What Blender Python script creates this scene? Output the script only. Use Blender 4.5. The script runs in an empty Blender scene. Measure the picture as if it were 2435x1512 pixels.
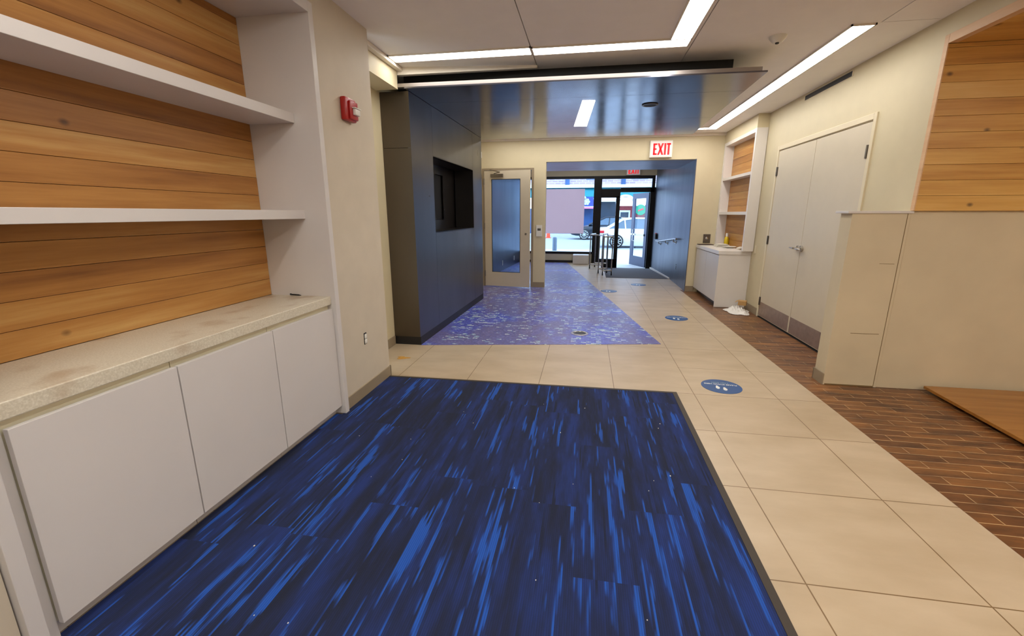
import bpy, bmesh, math, random
from mathutils import Vector, Matrix
R_ = math.radians
C = bpy.context.scene.collection
S = 0.915            # layout units -> metres (applied to everything at the end of the script)
random.seed(4)

# ------------------------------------------------------------------ camera, world, exposure
cd = bpy.data.cameras.new('camera'); cam = bpy.data.objects.new('camera', cd); C.objects.link(cam)
cam.location = (0, 0, 1.5)
cam.rotation_euler = (R_(90 - 13.443), 0, R_(9.526))
cd.sensor_width = 36; cd.lens = 1039.6 / 2435 * 36; cd.clip_start = .05; cd.clip_end = 300
bpy.context.scene.camera = cam
vs = bpy.context.scene.view_settings
vs.view_transform = 'Standard'; vs.look = 'None'; vs.gamma = 1; vs.use_curve_mapping = False
vs.exposure = 1.22
w = bpy.data.worlds.new('overcast_sky'); bpy.context.scene.world = w; w.use_nodes = True
bg = w.node_tree.nodes['Background']
bg.inputs[0].default_value = (.56, .76, 1.0, 1); bg.inputs[1].default_value = 2.2
LED = 7.2; LEDC = (1.0, .965, .905)

# ------------------------------------------------------------------ materials
def lin(c):
    return tuple(((x/255)/12.92 if x/255 <= .04045 else ((x/255+.055)/1.055)**2.4) for x in c) + (1,)
class NT:
    def __init__(s, name):
        s.m = bpy.data.materials.new(name); s.m.use_nodes = True; s.t = s.m.node_tree
        s.b = s.t.nodes['Principled BSDF']
        g = s.n('ShaderNodeNewGeometry'); v = s.n('ShaderNodeVectorMath'); v.operation = 'SCALE'
        v.inputs['Scale'].default_value = 1/S; s.l(g.outputs['Position'], v.inputs[0]); s.pos = v.outputs[0]; s.geo = g
    def n(s, t, **k):
        x = s.t.nodes.new(t)
        for a, b in k.items(): setattr(x, a, b)
        return x
    def l(s, a, b): s.t.links.new(a, b)
    def map(s, scale=(1,1,1), loc=(0,0,0), src=None):
        m = s.n('ShaderNodeMapping'); m.inputs['Scale'].default_value = scale; m.inputs['Location'].default_value = loc
        s.l(src or s.pos, m.inputs[0]); return m.outputs[0]
    def noise(s, scale, vec=None, detail=3, rough=.5):
        x = s.n('ShaderNodeTexNoise'); x.inputs['Scale'].default_value = scale
        x.inputs['Detail'].default_value = detail; x.inputs['Roughness'].default_value = rough
        s.l(vec or s.pos, x.inputs['Vector']); return x.outputs[0]
    def ramp(s, fac, stops, interp='LINEAR'):
        x = s.n('ShaderNodeValToRGB'); x.color_ramp.interpolation = interp
        e = x.color_ramp.elements
        while len(e) < len(stops): e.new(.5)
        for i, (p, c) in enumerate(stops):
            e[i].position = p; e[i].color = c if len(c) == 4 else lin(c)
        s.l(fac, x.inputs[0]); return x.outputs[0]
    def mix(s, fac, a, b, mode='MIX'):
        x = s.n('ShaderNodeMix', data_type='RGBA', blend_type=mode)
        for i, v in ((0, fac), (6, a), (7, b)):
            if hasattr(v, 'is_linked') or hasattr(v, 'links'): s.l(v, x.inputs[i])
            elif i == 0: x.inputs[0].default_value = v
            else: x.inputs[i].default_value = v if len(v) == 4 else lin(v)
        return x.outputs[2]
    def math(s, op, a, b=0.0, c=None):
        x = s.n('ShaderNodeMath', operation=op)
        for i, v in enumerate((a, b) if c is None else (a, b, c)):
            if hasattr(v, 'links'): s.l(v, x.inputs[i])
            else: x.inputs[i].default_value = v
        return x.outputs[0]
    def sep(s, v):
        x = s.n('ShaderNodeSeparateXYZ'); s.l(v, x.inputs[0]); return x.outputs
    def comb(s, *v):
        x = s.n('ShaderNodeCombineXYZ')
        for i, q in enumerate(v):
            if hasattr(q, 'links'): s.l(q, x.inputs[i])
            else: x.inputs[i].default_value = q
        return x.outputs[0]
    def col(s, v):
        if hasattr(v, 'links'): s.l(v, s.b.inputs['Base Color'])
        else: s.b.inputs['Base Color'].default_value = lin(v)
    def bump(s, h, strength=.3, dist=.01):
        x = s.n('ShaderNodeBump'); x.inputs['Strength'].default_value = strength; x.inputs['Distance'].default_value = dist
        s.l(h, x.inputs['Height']); s.l(x.outputs[0], s.b.inputs['Normal'])
    def set(s, rough=.5, metal=0, **k):
        s.b.inputs['Roughness'].default_value = rough; s.b.inputs['Metallic'].default_value = metal
        for a, b in k.items(): s.b.inputs[a].default_value = b
        return s.m

def plain(name, c, rough=.5, metal=0, vary=.04, vs_=6, bump=0, bs=120, **k):
    t = NT(name); a = lin(c)
    lo = tuple(x*(1-vary) for x in a[:3])+(1,); hi = tuple(min(1, x*(1+vary)) for x in a[:3])+(1,)
    t.col(t.ramp(t.noise(vs_), [(.3, lo), (.7, hi)]))
    if bump: t.bump(t.noise(bs), bump, .002)
    return t.set(rough, metal, **k)

def emis(name, c, strength):
    t = NT(name); t.col((230,230,230))
    t.b.inputs['Emission Color'].default_value = c if len(c) == 4 else tuple(c)+(1,)
    t.b.inputs['Emission Strength'].default_value = strength
    return t.set(.5)

def steel(name, c, rough, vary=.12):
    t = NT(name); a = lin(c)
    n = t.noise(1.3, t.map((1, 1, .35)), 4)
    t.col(t.ramp(n, [(.3, tuple(x*(1-vary) for x in a[:3])+(1,)), (.7, tuple(x*(1+vary) for x in a[:3])+(1,))]))
    r = t.n('ShaderNodeMapRange'); t.l(t.noise(3.0, t.map((1, 1, .3)), 3), r.inputs[0])
    r.inputs[3].default_value = rough-.06; r.inputs[4].default_value = rough+.08
    t.l(r.outputs[0], t.b.inputs['Roughness'])
    t.b.inputs['Metallic'].default_value = .9
    return t.m

def wood(name, axis, stops, gloss=.38, grain=1.0):
    t = NT(name)
    rnd = t.geo.outputs['Random Per Island']
    off = t.math('MULTIPLY', rnd, 37.0)
    sc = {'Y': (12, .7, 12), 'X': (.7, 12, 12)}[axis]
    v = t.n('ShaderNodeVectorMath', operation='ADD'); t.l(t.map(sc), v.inputs[0]); t.l(t.comb(off, off, off), v.inputs[1])
    n1 = t.noise(1.0, v.outputs[0], 6, .6)
    sc2 = {'Y': (60, 2.5, 60), 'X': (2.5, 60, 60)}[axis]
    v2 = t.n('ShaderNodeVectorMath', operation='ADD'); t.l(t.map(sc2), v2.inputs[0]); t.l(t.comb(off, off, off), v2.inputs[1])
    n2 = t.noise(1.0, v2.outputs[0], 4, .6)
    f = t.math('ADD', t.math('MULTIPLY', n1, .66*grain), t.math('MULTIPLY', n2, .14))
    f = t.math('ADD', f, t.math('MULTIPLY', rnd, .20)); f = t.math('ADD', f, .05)
    c = t.ramp(f, stops)
    # knots
    vo = t.n('ShaderNodeTexVoronoi'); vo.inputs['Scale'].default_value = 1.0
    sc3 = {'Y': (3, 3.6, 5.0), 'X': (3.6, 3, 5.0)}[axis]
    v3 = t.n('ShaderNodeVectorMath', operation='ADD'); t.l(t.map(sc3), v3.inputs[0]); t.l(t.comb(off, off, off), v3.inputs[1])
    t.l(v3.outputs[0], vo.inputs['Vector'])
    k = t.ramp(vo.outputs['Distance'], [(.03, (1,1,1,1)), (.10, (0,0,0,1))])
    c = t.mix(t.math('MULTIPLY', k, .75), c, (62, 34, 14))
    t.col(c); t.bump(n2, .12, .003)
    return t.set(gloss)

WST = [(.30, (112, 68, 30)), (.45, (158, 104, 48)), (.60, (184, 130, 66)), (.78, (208, 166, 102))]
M = {}
M['wood_left'] = wood('knotty_plank_wood', 'Y', WST)
M['wood_right'] = wood('knotty_plank_wood_across', 'X', [(.30, (146, 98, 44)), (.45, (196, 142, 66)), (.62, (218, 170, 90)), (.8, (230, 194, 126))])
M['wood_edge'] = wood('pale_plank_edge', 'Y', [(.3, (196, 150, 108)), (.7, (226, 188, 146))], .5)
M['board'] = wood('varnished_board', 'X', [(.3, (132, 84, 34)), (.5, (160, 106, 44)), (.75, (184, 130, 62))], .25, .8)
M['wall'] = plain('cream_wall_paint', (212, 199, 165), .55, vary=.02, bump=.05)
M['wall_taupe'] = plain('taupe_wall_paint', (206, 194, 174), .6, vary=.03, bump=.12, bs=160)
M['wall_patch'] = plain('scuffed_wall_paint', (208, 194, 164), .55, vary=.06, vs_=2.2, bump=.1)
M['ceiling'] = plain('ceiling_paint', (246, 240, 234), .7, vary=.015)
M['groove'] = plain('ceiling_groove', (50, 42, 36), .8)
M['white'] = plain('white_laminate', (214, 208, 204), .38, vary=.015, vs_=3)
M['white2'] = plain('white_laminate_bright', (228, 222, 216), .35, vary=.012)
M['doorpaint'] = plain('door_paint', (212, 200, 176), .42, vary=.015)
M['doortrim'] = plain('door_frame_paint', (224, 211, 180), .4, vary=.01)
M['baseb'] = plain('taupe_baseboard', (150, 134, 110), .5, vary=.04)
M['steel'] = steel('blackened_steel', (104, 103, 108), .30)
M['steel_c'] = steel('blackened_steel_canopy', (112, 112, 122), .17, .06)
M['steel_b'] = steel('blackened_steel_bronze', (98, 88, 76), .36)
M['steel_pass'] = steel('blued_steel', (102, 107, 120), .36)
M['steel_pc'] = steel('lilac_steel_ceiling', (158, 150, 160), .42)
M['black'] = plain('matt_black', (16, 15, 16), .6)
M['black_frame'] = plain('black_aluminium', (14, 14, 17), .35, .4)
M['darkplinth'] = plain('dark_plinth', (26, 24, 24), .45)
M['chrome'] = plain('brushed_stainless', (190, 186, 180), .22, 1.0, vary=.05)
M['kick'] = plain('brushed_kick_plate', (172, 152, 138), .48, .8, vary=.08, vs_=20)
M['hinge'] = plain('dull_hinge_steel', (128, 122, 116), .3, 1.0)
M['lipst'] = plain('polished_steel_lip', (158, 150, 146), .42, 1.0)
M['red'] = plain('fire_alarm_red', (172, 24, 20), .35, vary=.08)
M['exitred'] = emis('exit_red_glow', (1.0, .02, .03), .22); M['exitred'].node_tree.nodes['Principled BSDF'].inputs['Base Color'].default_value = lin((230, 20, 30))
M['exitface'] = emis('exit_face_glow', (1.0, .86, .80), .06)
M['plastic'] = plain('white_plastic', (232, 228, 218), .4, vary=.01)
M['plastic2'] = plain('smoked_plastic', (34, 30, 28), .35)
M['brownboard'] = plain('brown_kraft_paper', (170, 150, 146), .8, vary=.06, vs_=3)
_t = M['brownboard'].node_tree; _b = _t.nodes['Principled BSDF']; _o = _t.nodes['Material Output']
_tr = _t.nodes.new('ShaderNodeBsdfTranslucent'); _tr.inputs[0].default_value = lin((226, 204, 204)); _mx = _t.nodes.new('ShaderNodeMixShader'); _mx.inputs[0].default_value = .8
_t.links.new(_b.outputs[0], _mx.inputs[1]); _t.links.new(_tr.outputs[0], _mx.inputs[2]); _t.links.new(_mx.outputs[0], _o.inputs['Surface'])
M['card'] = plain('cardboard', (186, 146, 92), .8, vary=.06)
M['bag'] = plain('white_plastic_film', (232, 228, 222), .3, vary=.03)
M['yellow'] = plain('yellow_bottle_plastic', (214, 186, 30), .35)
M['darktray'] = plain('dark_brown_tray', (58, 34, 28), .45)
M['paper'] = plain('paper', (226, 220, 206), .7, vary=.05, vs_=20)
M['mat'] = plain('grey_ramp_mat', (84, 84, 92), .85, vary=.1, vs_=40, bump=.3, bs=220)
M['rubber'] = plain('carpet_edge_rubber', (58, 50, 42), .6)
M['decal'] = plain('blue_floor_decal', (24, 78, 138), .35, vary=.06)
M['decalw'] = plain('white_decal_print', (236, 236, 230), .4, vary=.01)
M['decalg'] = plain('grey_decal_print', (160, 186, 190), .4, vary=.01)
M['stain'] = plain('orange_stain', (206, 152, 70), .35, vary=.12, vs_=40)
M['crumb'] = plain('pale_crumb', (226, 222, 210), .7)
M['led'] = emis('led_diffuser', LEDC, LED)
M['ledframe'] = plain('light_frame_white', (232, 222, 206), .4, vary=.01)
M['panelstrip'] = plain('under_counter_strip', (236, 228, 200), .4, vary=.01)
t = NT('window_glass'); t.col((245, 250, 255)); M['glass'] = t.set(.02, 0, **{'Transmission Weight': 1.0, 'IOR': 1.12})
t = NT('door_glass'); t.col((205, 218, 232)); M['glass2'] = t.set(.05, 0, **{'Transmission Weight': 1.0, 'IOR': 1.18})
# counter: speckled solid surface with brown stains
t = NT('speckled_counter')
c = t.ramp(t.noise(150, detail=2), [(.35, (206, 196, 174)), (.55, (216, 207, 186)), (.72, (226, 218, 200))])
st = t.ramp(t.noise(4.2, t.map((1.3, .9, 1)), 3), [(.56, (0,0,0,1)), (.70, (1,1,1,1))])
t.col(t.mix(t.math('MULTIPLY', st, .5), c, (160, 124, 84))); M['counter'] = t.set(.34)
# beige floor tile
t = NT('beige_floor_tile')
bt = t.n('ShaderNodeTexBrick', offset=0.0, squash=1.0)
for k, v in (('Scale', 1), ('Mortar Size', .0035), ('Mortar Smooth', .3), ('Brick Width', .6665), ('Row Height', .6665), ('Bias', 0)): bt.inputs[k].default_value = v
bt.inputs['Color1'].default_value = lin((198, 181, 156)); bt.inputs['Color2'].default_value = lin((193, 175, 149)); bt.inputs['Mortar'].default_value = lin((128, 104, 74))
t.l(t.map(loc=(-.957, -1.694, 0)), bt.inputs['Vector'])
cl = t.ramp(t.noise(2.0, t.map((1, 2.2, 1)), 5, .55), [(.3, (232, 226, 216)), (.7, (255, 252, 248))])
_p = t.sep(t.pos)        # long tiles before the mosaic: no cross joint there
_m = t.math('MULTIPLY', t.math('LESS_THAN', _p[0], .945), t.math('LESS_THAN', t.math('ABSOLUTE', t.math('SUBTRACT', _p[1], 4.36)), .008))
_base = t.mix(_m, bt.outputs[0], (196, 178, 152))
t.col(t.mix(1.0, _base, cl, 'MULTIPLY'))
r = t.n('ShaderNodeMapRange'); t.l(t.noise(5), r.inputs[0]); r.inputs[3].default_value = .28; r.inputs[4].default_value = .42
t.l(r.outputs[0], t.b.inputs['Roughness']); M['tile'] = t.m
# brick pavers
t = NT('brown_brick_pavers')
bt = t.n('ShaderNodeTexBrick', offset=.5, squash=1.0)
for k, v in (('Scale', 1), ('Mortar Size', .0028), ('Mortar Smooth', .2), ('Brick Width', .325), ('Row Height', .0835), ('Bias', 0)): bt.inputs[k].default_value = v
bt.inputs['Color1'].default_value = lin((150, 104, 62)); bt.inputs['Color2'].default_value = lin((112, 74, 48)); bt.inputs['Mortar'].default_value = lin((200, 172, 132))
t.l(t.map(loc=(-2.10, -2.66, 0)), bt.inputs['Vector'])
n = t.ramp(t.noise(1.0, t.map((3.5, 14, 1)), 5, .6), [(.32, (150, 140, 150)), (.5, (220, 210, 200)), (.68, (255, 240, 215))])
t.col(t.mix(1.0, bt.outputs[0], n, 'MULTIPLY')); t.bump(t.math('SUBTRACT', 1.0, bt.outputs[1]), .4, .003); M['brick'] = t.set(.36)
# glass mosaic floor
t = NT('violet_blue_mosaic')
def cells(sx, sy, seed):
    v = t.n('ShaderNodeVectorMath', operation='FLOOR'); t.l(t.map((1/sx, 1/sy, 0), (seed, seed, 0)), v.inputs[0])
    wn = t.n('ShaderNodeTexWhiteNoise', noise_dimensions='3D'); t.l(v.outputs[0], wn.inputs['Vector']); return wn.outputs['Value']
a = cells(.020, .020, 0); b = cells(.060, .030, 7.3)
big = t.noise(1.1, t.map((1, .8, 1), (5, 2, 0)), 3, .6)
base = t.ramp(a, [(0, (104, 98, 150)), (.35, (116, 110, 166)), (.7, (104, 106, 172)), (1, (140, 134, 184))])
blue = t.ramp(a, [(0, (72, 76, 182)), (.5, (88, 98, 206)), (1, (112, 128, 220))])
bm = t.ramp(big, [(.46, (0,0,0,1)), (.58, (1,1,1,1))])
c = t.mix(bm, base, blue)
thr = t.math('SUBTRACT', .975, t.math('MULTIPLY', bm, .15))
cm = t.ramp(t.noise(2.1, t.map((1, 1.5, 1), (3, 8, 0)), 4, .7), [(.45, (0,0,0,1)), (.66, (1,1,1,1))]); thr = t.math('SUBTRACT', thr, t.math('MULTIPLY', cm, .16))
lm_ = t.math('GREATER_THAN', b, thr)
c = t.mix(t.math('MULTIPLY', lm_, .9), c, t.ramp(a, [(0, (110, 150, 200)), (.4, (160, 196, 214)), (.75, (222, 232, 230))]))
sx = t.sep(t.pos)
gx = t.math('FRACT', t.math('DIVIDE', sx[0], .020)); gy = t.math('FRACT', t.math('DIVIDE', sx[1], .020))
gr = t.math('MAXIMUM', t.math('LESS_THAN', gx, .10), t.math('LESS_THAN', gy, .10))
c = t.mix(t.math('MULTIPLY', gr, .45), c, (70, 66, 96))
t.col(c); M['mosaic'] = t.set(.30)
# blue streaked carpet
t = NT('blue_streaked_carpet')
x, y, z = t.sep(t.pos)[:3]
tid = t.math('FLOOR', t.math('DIVIDE', x, .27))
wn = t.n('ShaderNodeTexWhiteNoise', noise_dimensions='1D'); t.l(tid, wn.inputs['W'])
yo = t.math('ADD', y, t.math('MULTIPLY', wn.outputs[0], 1.1))
tid2 = t.math('FLOOR', t.math('DIVIDE', yo, 1.1))
wn2 = t.n('ShaderNodeTexWhiteNoise', noise_dimensions='2D'); t.l(t.comb(tid, tid2, 0), wn2.inputs['Vector'])
of = t.math('MULTIPLY', wn2.outputs[0], 31.0)
# the yarn is printed in narrow ribs: quantise across the pile
rib = t.math('DIVIDE', t.math('FLOOR', t.math('MULTIPLY', x, 110.0)), 110.0)
n1 = t.noise(1.0, t.comb(t.math('MULTIPLY', rib, 20.0), t.math('ADD', t.math('MULTIPLY', y, 1.25), of), of), 2, .6)
n2 = t.noise(1.0, t.comb(t.math('MULTIPLY', rib, 90.0), t.math('ADD', t.math('MULTIPLY', y, 2.2), of), of), 2, .6)
n3 = t.noise(1.0, t.comb(t.math('MULTIPLY', rib, 9.0), t.math('ADD', t.math('MULTIPLY', y, 1.1), of), 4), 4, .65)
f = t.math('ADD', t.math('MULTIPLY', n1, .66), t.math('MULTIPLY', n2, .34))
c = t.ramp(n3, [(.36, (16, 24, 50)), (.5, (18, 33, 76)), (.64, (21, 46, 110))])
br = t.ramp(f, [(.566, (0,0,0,1)), (.604, (1,1,1,1))])
c = t.mix(br, c, (24, 80, 170))
c = t.mix(t.ramp(f, [(.36, (1,1,1,1)), (.42, (0,0,0,1))]), c, (14, 24, 52))
fr = t.math('FRACT', t.math('MULTIPLY', x, 110.0))
c = t.mix(t.math('MULTIPLY', t.math('LESS_THAN', fr, .3), .35), c, (8, 14, 34))
t.col(c); t.bump(t.noise(400, detail=1), .35, .003); M['carpet'] = t.set(.95)
# outdoors
M['road'] = plain('pale_asphalt', (150, 158, 168), .8, vary=.05)
M['walk'] = plain('concrete_sidewalk', (178, 182, 190), .8, vary=.04)
M['teal'] = plain('teal_awning_fabric', (20, 118, 132), .6, vary=.1)
M['cornice'] = plain('white_cornice', (206, 214, 218), .6)
M['shopblue'] = plain('blue_shop_glass', (48, 80, 126), .15, vary=.35, vs_=1.2)
M['shopdark'] = plain('dark_shop_front', (44, 58, 74), .3, vary=.3, vs_=1.5)
M['redbrick'] = plain('red_shop_wall', (132, 52, 58), .7, vary=.1)
t = NT('pinkish_facade_brick')
bt = t.n('ShaderNodeTexBrick'); bt.inputs['Scale'].default_value = 1; bt.inputs['Brick Width'].default_value = .5; bt.inputs['Row Height'].default_value = .16; bt.inputs['Mortar Size'].default_value = .02
bt.inputs['Color1'].default_value = lin((176, 150, 160)); bt.inputs['Color2'].default_value = lin((150, 128, 142)); bt.inputs['Mortar'].default_value = lin((190, 190, 196))
px = t.sep(t.pos); t.l(t.comb(px[0], px[2], 0), bt.inputs['Vector']); t.col(bt.outputs[0]); M['facade'] = t.set(.8)
M['pinksign'] = plain('pink_sign', (226, 120, 150), .4)
M['indigo'] = plain('indigo_sign', (48, 66, 150), .4)
M['flower'] = plain('pale_cyan_flower', (190, 232, 232), .4)
M['greensign'] = plain('green_round_sign', (10, 142, 104), .4)
M['redmark'] = plain('red_mark', (214, 44, 52), .4)
M['carwhite'] = plain('white_car_paint', (214, 216, 220), .18, vary=.005)
M['carblack'] = plain('black_car_paint', (26, 34, 46), .15, vary=.05)
M['carglass'] = plain('car_glass', (70, 92, 112), .06, vary=.05)
M['tyre'] = plain('tyre_rubber', (22, 22, 26), .7)
M['rim'] = plain('alloy_rim', (170, 176, 184), .25, .9)
M['tail'] = plain('tail_light_red', (190, 30, 40), .2)
M['cone'] = plain('orange_cone', (232, 74, 40), .5)
M['bollard'] = plain('grey_bollard', (84, 96, 112), .4, .3)

# ------------------------------------------------------------------ mesh helpers
class MB:
    def __init__(s): s.b = bmesh.new()
    def box(s, x0, x1, y0, y1, z0, z1, bev=0):
        return s.hexa([(x0,y0),(x1,y0),(x1,y1),(x0,y1)], z0, z1, bev)
    def hexa(s, plan, z0, z1, bev=0):          # prism over a plan polygon (counter-clockwise); z may be a number or list
        n = len(plan)
        za = z0 if isinstance(z0, (list, tuple)) else [z0]*n; zb = z1 if isinstance(z1, (list, tuple)) else [z1]*n
        lo = [s.b.verts.new((p[0], p[1], za[i])) for i, p in enumerate(plan)]
        hi = [s.b.verts.new((p[0], p[1], zb[i])) for i, p in enumerate(plan)]
        fs = [s.b.faces.new(lo[::-1]), s.b.faces.new(hi)]
        for i in range(n): fs.append(s.b.faces.new((lo[i], lo[(i+1) % n], hi[(i+1) % n], hi[i])))
        if bev:
            es = list({e for f in fs for e in f.edges})
            bmesh.ops.bevel(s.b, geom=es, offset=bev, segments=2, profile=.5, affect='EDGES')
        return s
    def seg(s, A, B, s0, s1, z0, z1, th, bev=0):   # slab along plan line A->B between distances s0..s1, thickness th to the left of A->B
        A = Vector(A); B = Vector(B); d = (B-A).normalized(); n = Vector((-d.y, d.x))
        p = [A+d*s0, A+d*s1, A+d*s1+n*th, A+d*s0+n*th]
        if th < 0: p = [p[0], p[3], p[2], p[1]]
        return s.hexa([(q.x, q.y) for q in p], z0, z1, bev)
    def tube(s, pts, r, seg=12, caps=True):
        pts = [Vector(p) for p in pts]; rings = []
        for i, p in enumerate(pts):
            d = (pts[min(i+1, len(pts)-1)]-pts[max(i-1, 0)]).normalized()
            u = d.cross(Vector((0,0,1)) if abs(d.z) < .9 else Vector((1,0,0))).normalized(); v = d.cross(u)
            rr = r[i] if isinstance(r, (list, tuple)) else r
            rings.append([s.b.verts.new(p+u*math.cos(a)*rr+v*math.sin(a)*rr) for a in [2*math.pi*k/seg for k in range(seg)]])
        for a, b in zip(rings, rings[1:]):
            for k in range(seg): s.b.faces.new((a[k], a[(k+1) % seg], b[(k+1) % seg], b[k]))
        if caps: s.b.faces.new(rings[0][::-1]); s.b.faces.new(rings[-1])
        return s
    def lathe(s, c, prof, axis='Z', seg=28):     # prof: (radius, height) pairs from bottom to top
        c = Vector(c); rings = []
        ax = {'Z': lambda a, r, h: Vector((math.cos(a)*r, math.sin(a)*r, h)),
              'X': lambda a, r, h: Vector((h, math.cos(a)*r, math.sin(a)*r)),
              'Y': lambda a, r, h: Vector((math.cos(a)*r, h, math.sin(a)*r))}[axis]
        for r, h in prof: rings.append([s.b.verts.new(c+ax(2*math.pi*k/seg, max(r, 1e-4), h)) for k in range(seg)])
        for a, b in zip(rings, rings[1:]):
            for k in range(seg): s.b.faces.new((a[k], a[(k+1) % seg], b[(k+1) % seg], b[k]))
        s.b.faces.new(rings[0][::-1]); s.b.faces.new(rings[-1])
        return s
    def text(s, txt, mat, size=1, ext=.01, off=.0, xs=1):
        cu = bpy.data.curves.new('t', 'FONT'); cu.body = txt; cu.size = size; cu.extrude = ext; cu.offset = off
        cu.align_x = 'CENTER'; cu.align_y = 'CENTER'; cu.resolution_u = 3
        o = bpy.data.objects.new('t', cu); C.objects.link(o)
        me = bpy.data.meshes.new_from_object(o); me.transform(mat @ Matrix.Diagonal((xs, 1, 1, 1)))
        s.b.from_mesh(me); bpy.data.objects.remove(o); bpy.data.curves.remove(cu); bpy.data.meshes.remove(me)
        return s
    def build(s, name, m, parent=None, smooth=False):
        bmesh.ops.recalc_face_normals(s.b, faces=s.b.faces)
        if parent is not None:
            w_ = Vector(parent['_w']) if '_w' in parent else Vector((0,0,0))
            bmesh.ops.translate(s.b, verts=s.b.verts, vec=-w_)
        me = bpy.data.meshes.new(name); s.b.to_mesh(me); s.b.free(); me.materials.append(M[m] if isinstance(m, str) else m)
        if smooth:
            for p in me.polygons: p.use_smooth = True
            me.set_sharp_from_angle(angle=R_(38))
        o = bpy.data.objects.new(name, me); C.objects.link(o)
        if parent is not None: o.parent = parent; o['_w'] = parent['_w'] if '_w' in parent else (0.,0.,0.)
        return o
def thing(name, label, cat, loc=(0,0,0), group=None, kind=None):
    o = bpy.data.objects.new(name, None); C.objects.link(o); o.location = loc; o['_w'] = [float(v) for v in loc]
    o.empty_display_size = .1
    if kind: o['kind'] = kind
    if label: o['label'] = label; o['category'] = cat
    if group: o['group'] = group
    return o
def tag(o, label, cat, group=None, kind=None):
    o['label'] = label; o['category'] = cat
    if group: o['group'] = group
    if kind: o['kind'] = kind
    return o
def struct(o, label=None, cat=None):
    o['kind'] = 'structure'
    if label: o['label'] = label; o['category'] = cat
    return o
def box(*a, bev=0): return MB().box(*a, bev=bev)

CE = 2.925   # ceiling height
XL, XR = -1.79, 2.58

# ------------------------------------------------------------------ floors
m = MB(); m.hexa([(-2.9,-3.2),(2.04,-3.2),(1.985,2.0),(1.905,8.9),(1.90,9.15),(1.96,9.15),(1.96,10.7),(-2.9,10.7)], -.12, 0)
m.hexa([(-2.9,10.7),(.5,10.7),(.5,13.95),(-2.9,13.95)], -.3, 0)
m.hexa([(.5,10.7),(1.96,10.7),(1.96,13.95),(.5,13.95)], -.3, [-.02,-.02,-.15,-.15])
struct(m.build('floor', 'tile'), 'pale beige square floor tiles of the walkway', 'floor')
m = MB(); m.hexa([(2.04,-3.2),(5.0,-3.2),(5.0,9.15),(1.905,9.15),(1.905,8.9),(1.985,2.0)], -.12, .001)
struct(m.build('floor_brick', 'brick'), 'brown brick paver floor along the right wall', 'floor')
m = MB(); m.hexa([(-2.23,4.72),(-1.87,4.72),(-1.862,4.668),(.915,5.165),(-.02,10.6),(-.575,13.8),(-2.9,13.8),(-2.9,4.72)], -.01, .0035)
struct(m.build('floor_mosaic', 'mosaic'), 'violet blue glass mosaic floor with pale flecks', 'floor')

cp = thing('carpet', 'large dark blue carpet with bright blue streaks, laid flush in the beige tiles', 'carpet', (-.5, 1.5, 0))
m = MB(); m.hexa([(-1.788,-2.9),(.775,-2.9),(.775,3.655),(-1.786,3.625),(-1.786,2.82),(-1.838,2.82),(-1.838,.94),(-1.788,.94)], .0005, .010); m.build('carpet_pile', 'carpet', cp)
m = MB(); m.hexa([(.775,-2.9),(.812,-2.9),(.812,3.683),(.775,3.683)], .0005, .012); m.hexa([(-1.785,3.625),(.775,3.655),(.775,3.683),(-1.785,3.650)], .0005, .012)
m.build('edge_strip', 'rubber', cp)
m = MB()
for q in range(26):
    x_, y_ = random.uniform(-1.6, .75), random.uniform(.9, 3.5); r_ = random.uniform(.0012, .003)
    m.box(x_-r_, x_+r_, y_-r_*1.3, y_+r_*1.3, .0101, .010+r_)
tag(m.build('carpet_crumbs', 'crumb'), 'scattered pale crumbs lying on the dark blue carpet', 'crumbs', kind='stuff')

# ------------------------------------------------------------------ walls
T = .12
m = MB()
m.box(XL-T, XL, 2.885, 3.67, 0, CE); m.box(XL-T, XL, -3.2, 2.885, 2.785, CE); m.box(XL-T, XL, -3.2, .875, 0, 2.785)
m.box(-2.45, -2.32, -.2, 2.9, 0, 2.785)
struct(m.build('wall_left', 'wall_taupe'), 'taupe painted wall around the built-in shelves', 'wall')
m = MB(); m.box(-2.32, -2.18, 3.55, 4.66, 0, CE)
m.box(-2.9, -2.18, 4.66, 9.0, 0, CE)
struct(m.build('wall_left_recess', 'wall'), 'cream recessed wall strip beside the dark steel column', 'wall')
m = MB(); m.box(-2.18, -1.94, 3.67, 4.58, 2.72, CE)
struct(m.build('trim_bulkhead', 'wall'), 'cream ceiling bulkhead between the taupe wall and the steel canopy', 'bulkhead')
m = MB(); m.box(-1.94, -1.885, 3.67, 4.60, 2.885, CE, .006); m.hexa([(-1.94,4.585),(-.545,4.755),(-.545,4.80),(-1.94,4.64)], [2.853,2.902,2.902,2.853], CE)
struct(m.build('trim_ceiling', 'ledframe'), 'pale ceiling trim above the steel canopy', 'trim')
m = MB(); m.box(-2.9, 5.0, -3.32, -3.2, 0, CE); struct(m.build('wall_rear', 'wall'))
# right wall with double door opening, alcove opening towards the camera
m = MB()
m.box(XR, XR+T, 6.90, 9.15, 0, CE); m.box(XR, XR+T, 4.84, 6.90, 2.335, CE); m.box(XR, XR+T, 4.125, 4.84, 0, CE)
m.box(XR, XR+T, -3.2, 4.125, 2.785, CE); m.box(XR, XR+T, -3.2, -.6, 0, 2.785)
m.box(XR+T, XR+.8, 4.7, 7.0, 0, 2.5)
struct(m.build('wall_right', 'wall'), 'cream wall with the double doors', 'wall')
m = MB(); m.box(XR+.004, 5.0, 4.121, 4.26, 0, CE-.001); m.box(4.9, 5.0, -3.2, 4.135, 0, CE)
struct(m.build('wall_alcove', 'wall_patch'), 'beige scuffed wall below the wood planks on the right', 'wall')
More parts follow.
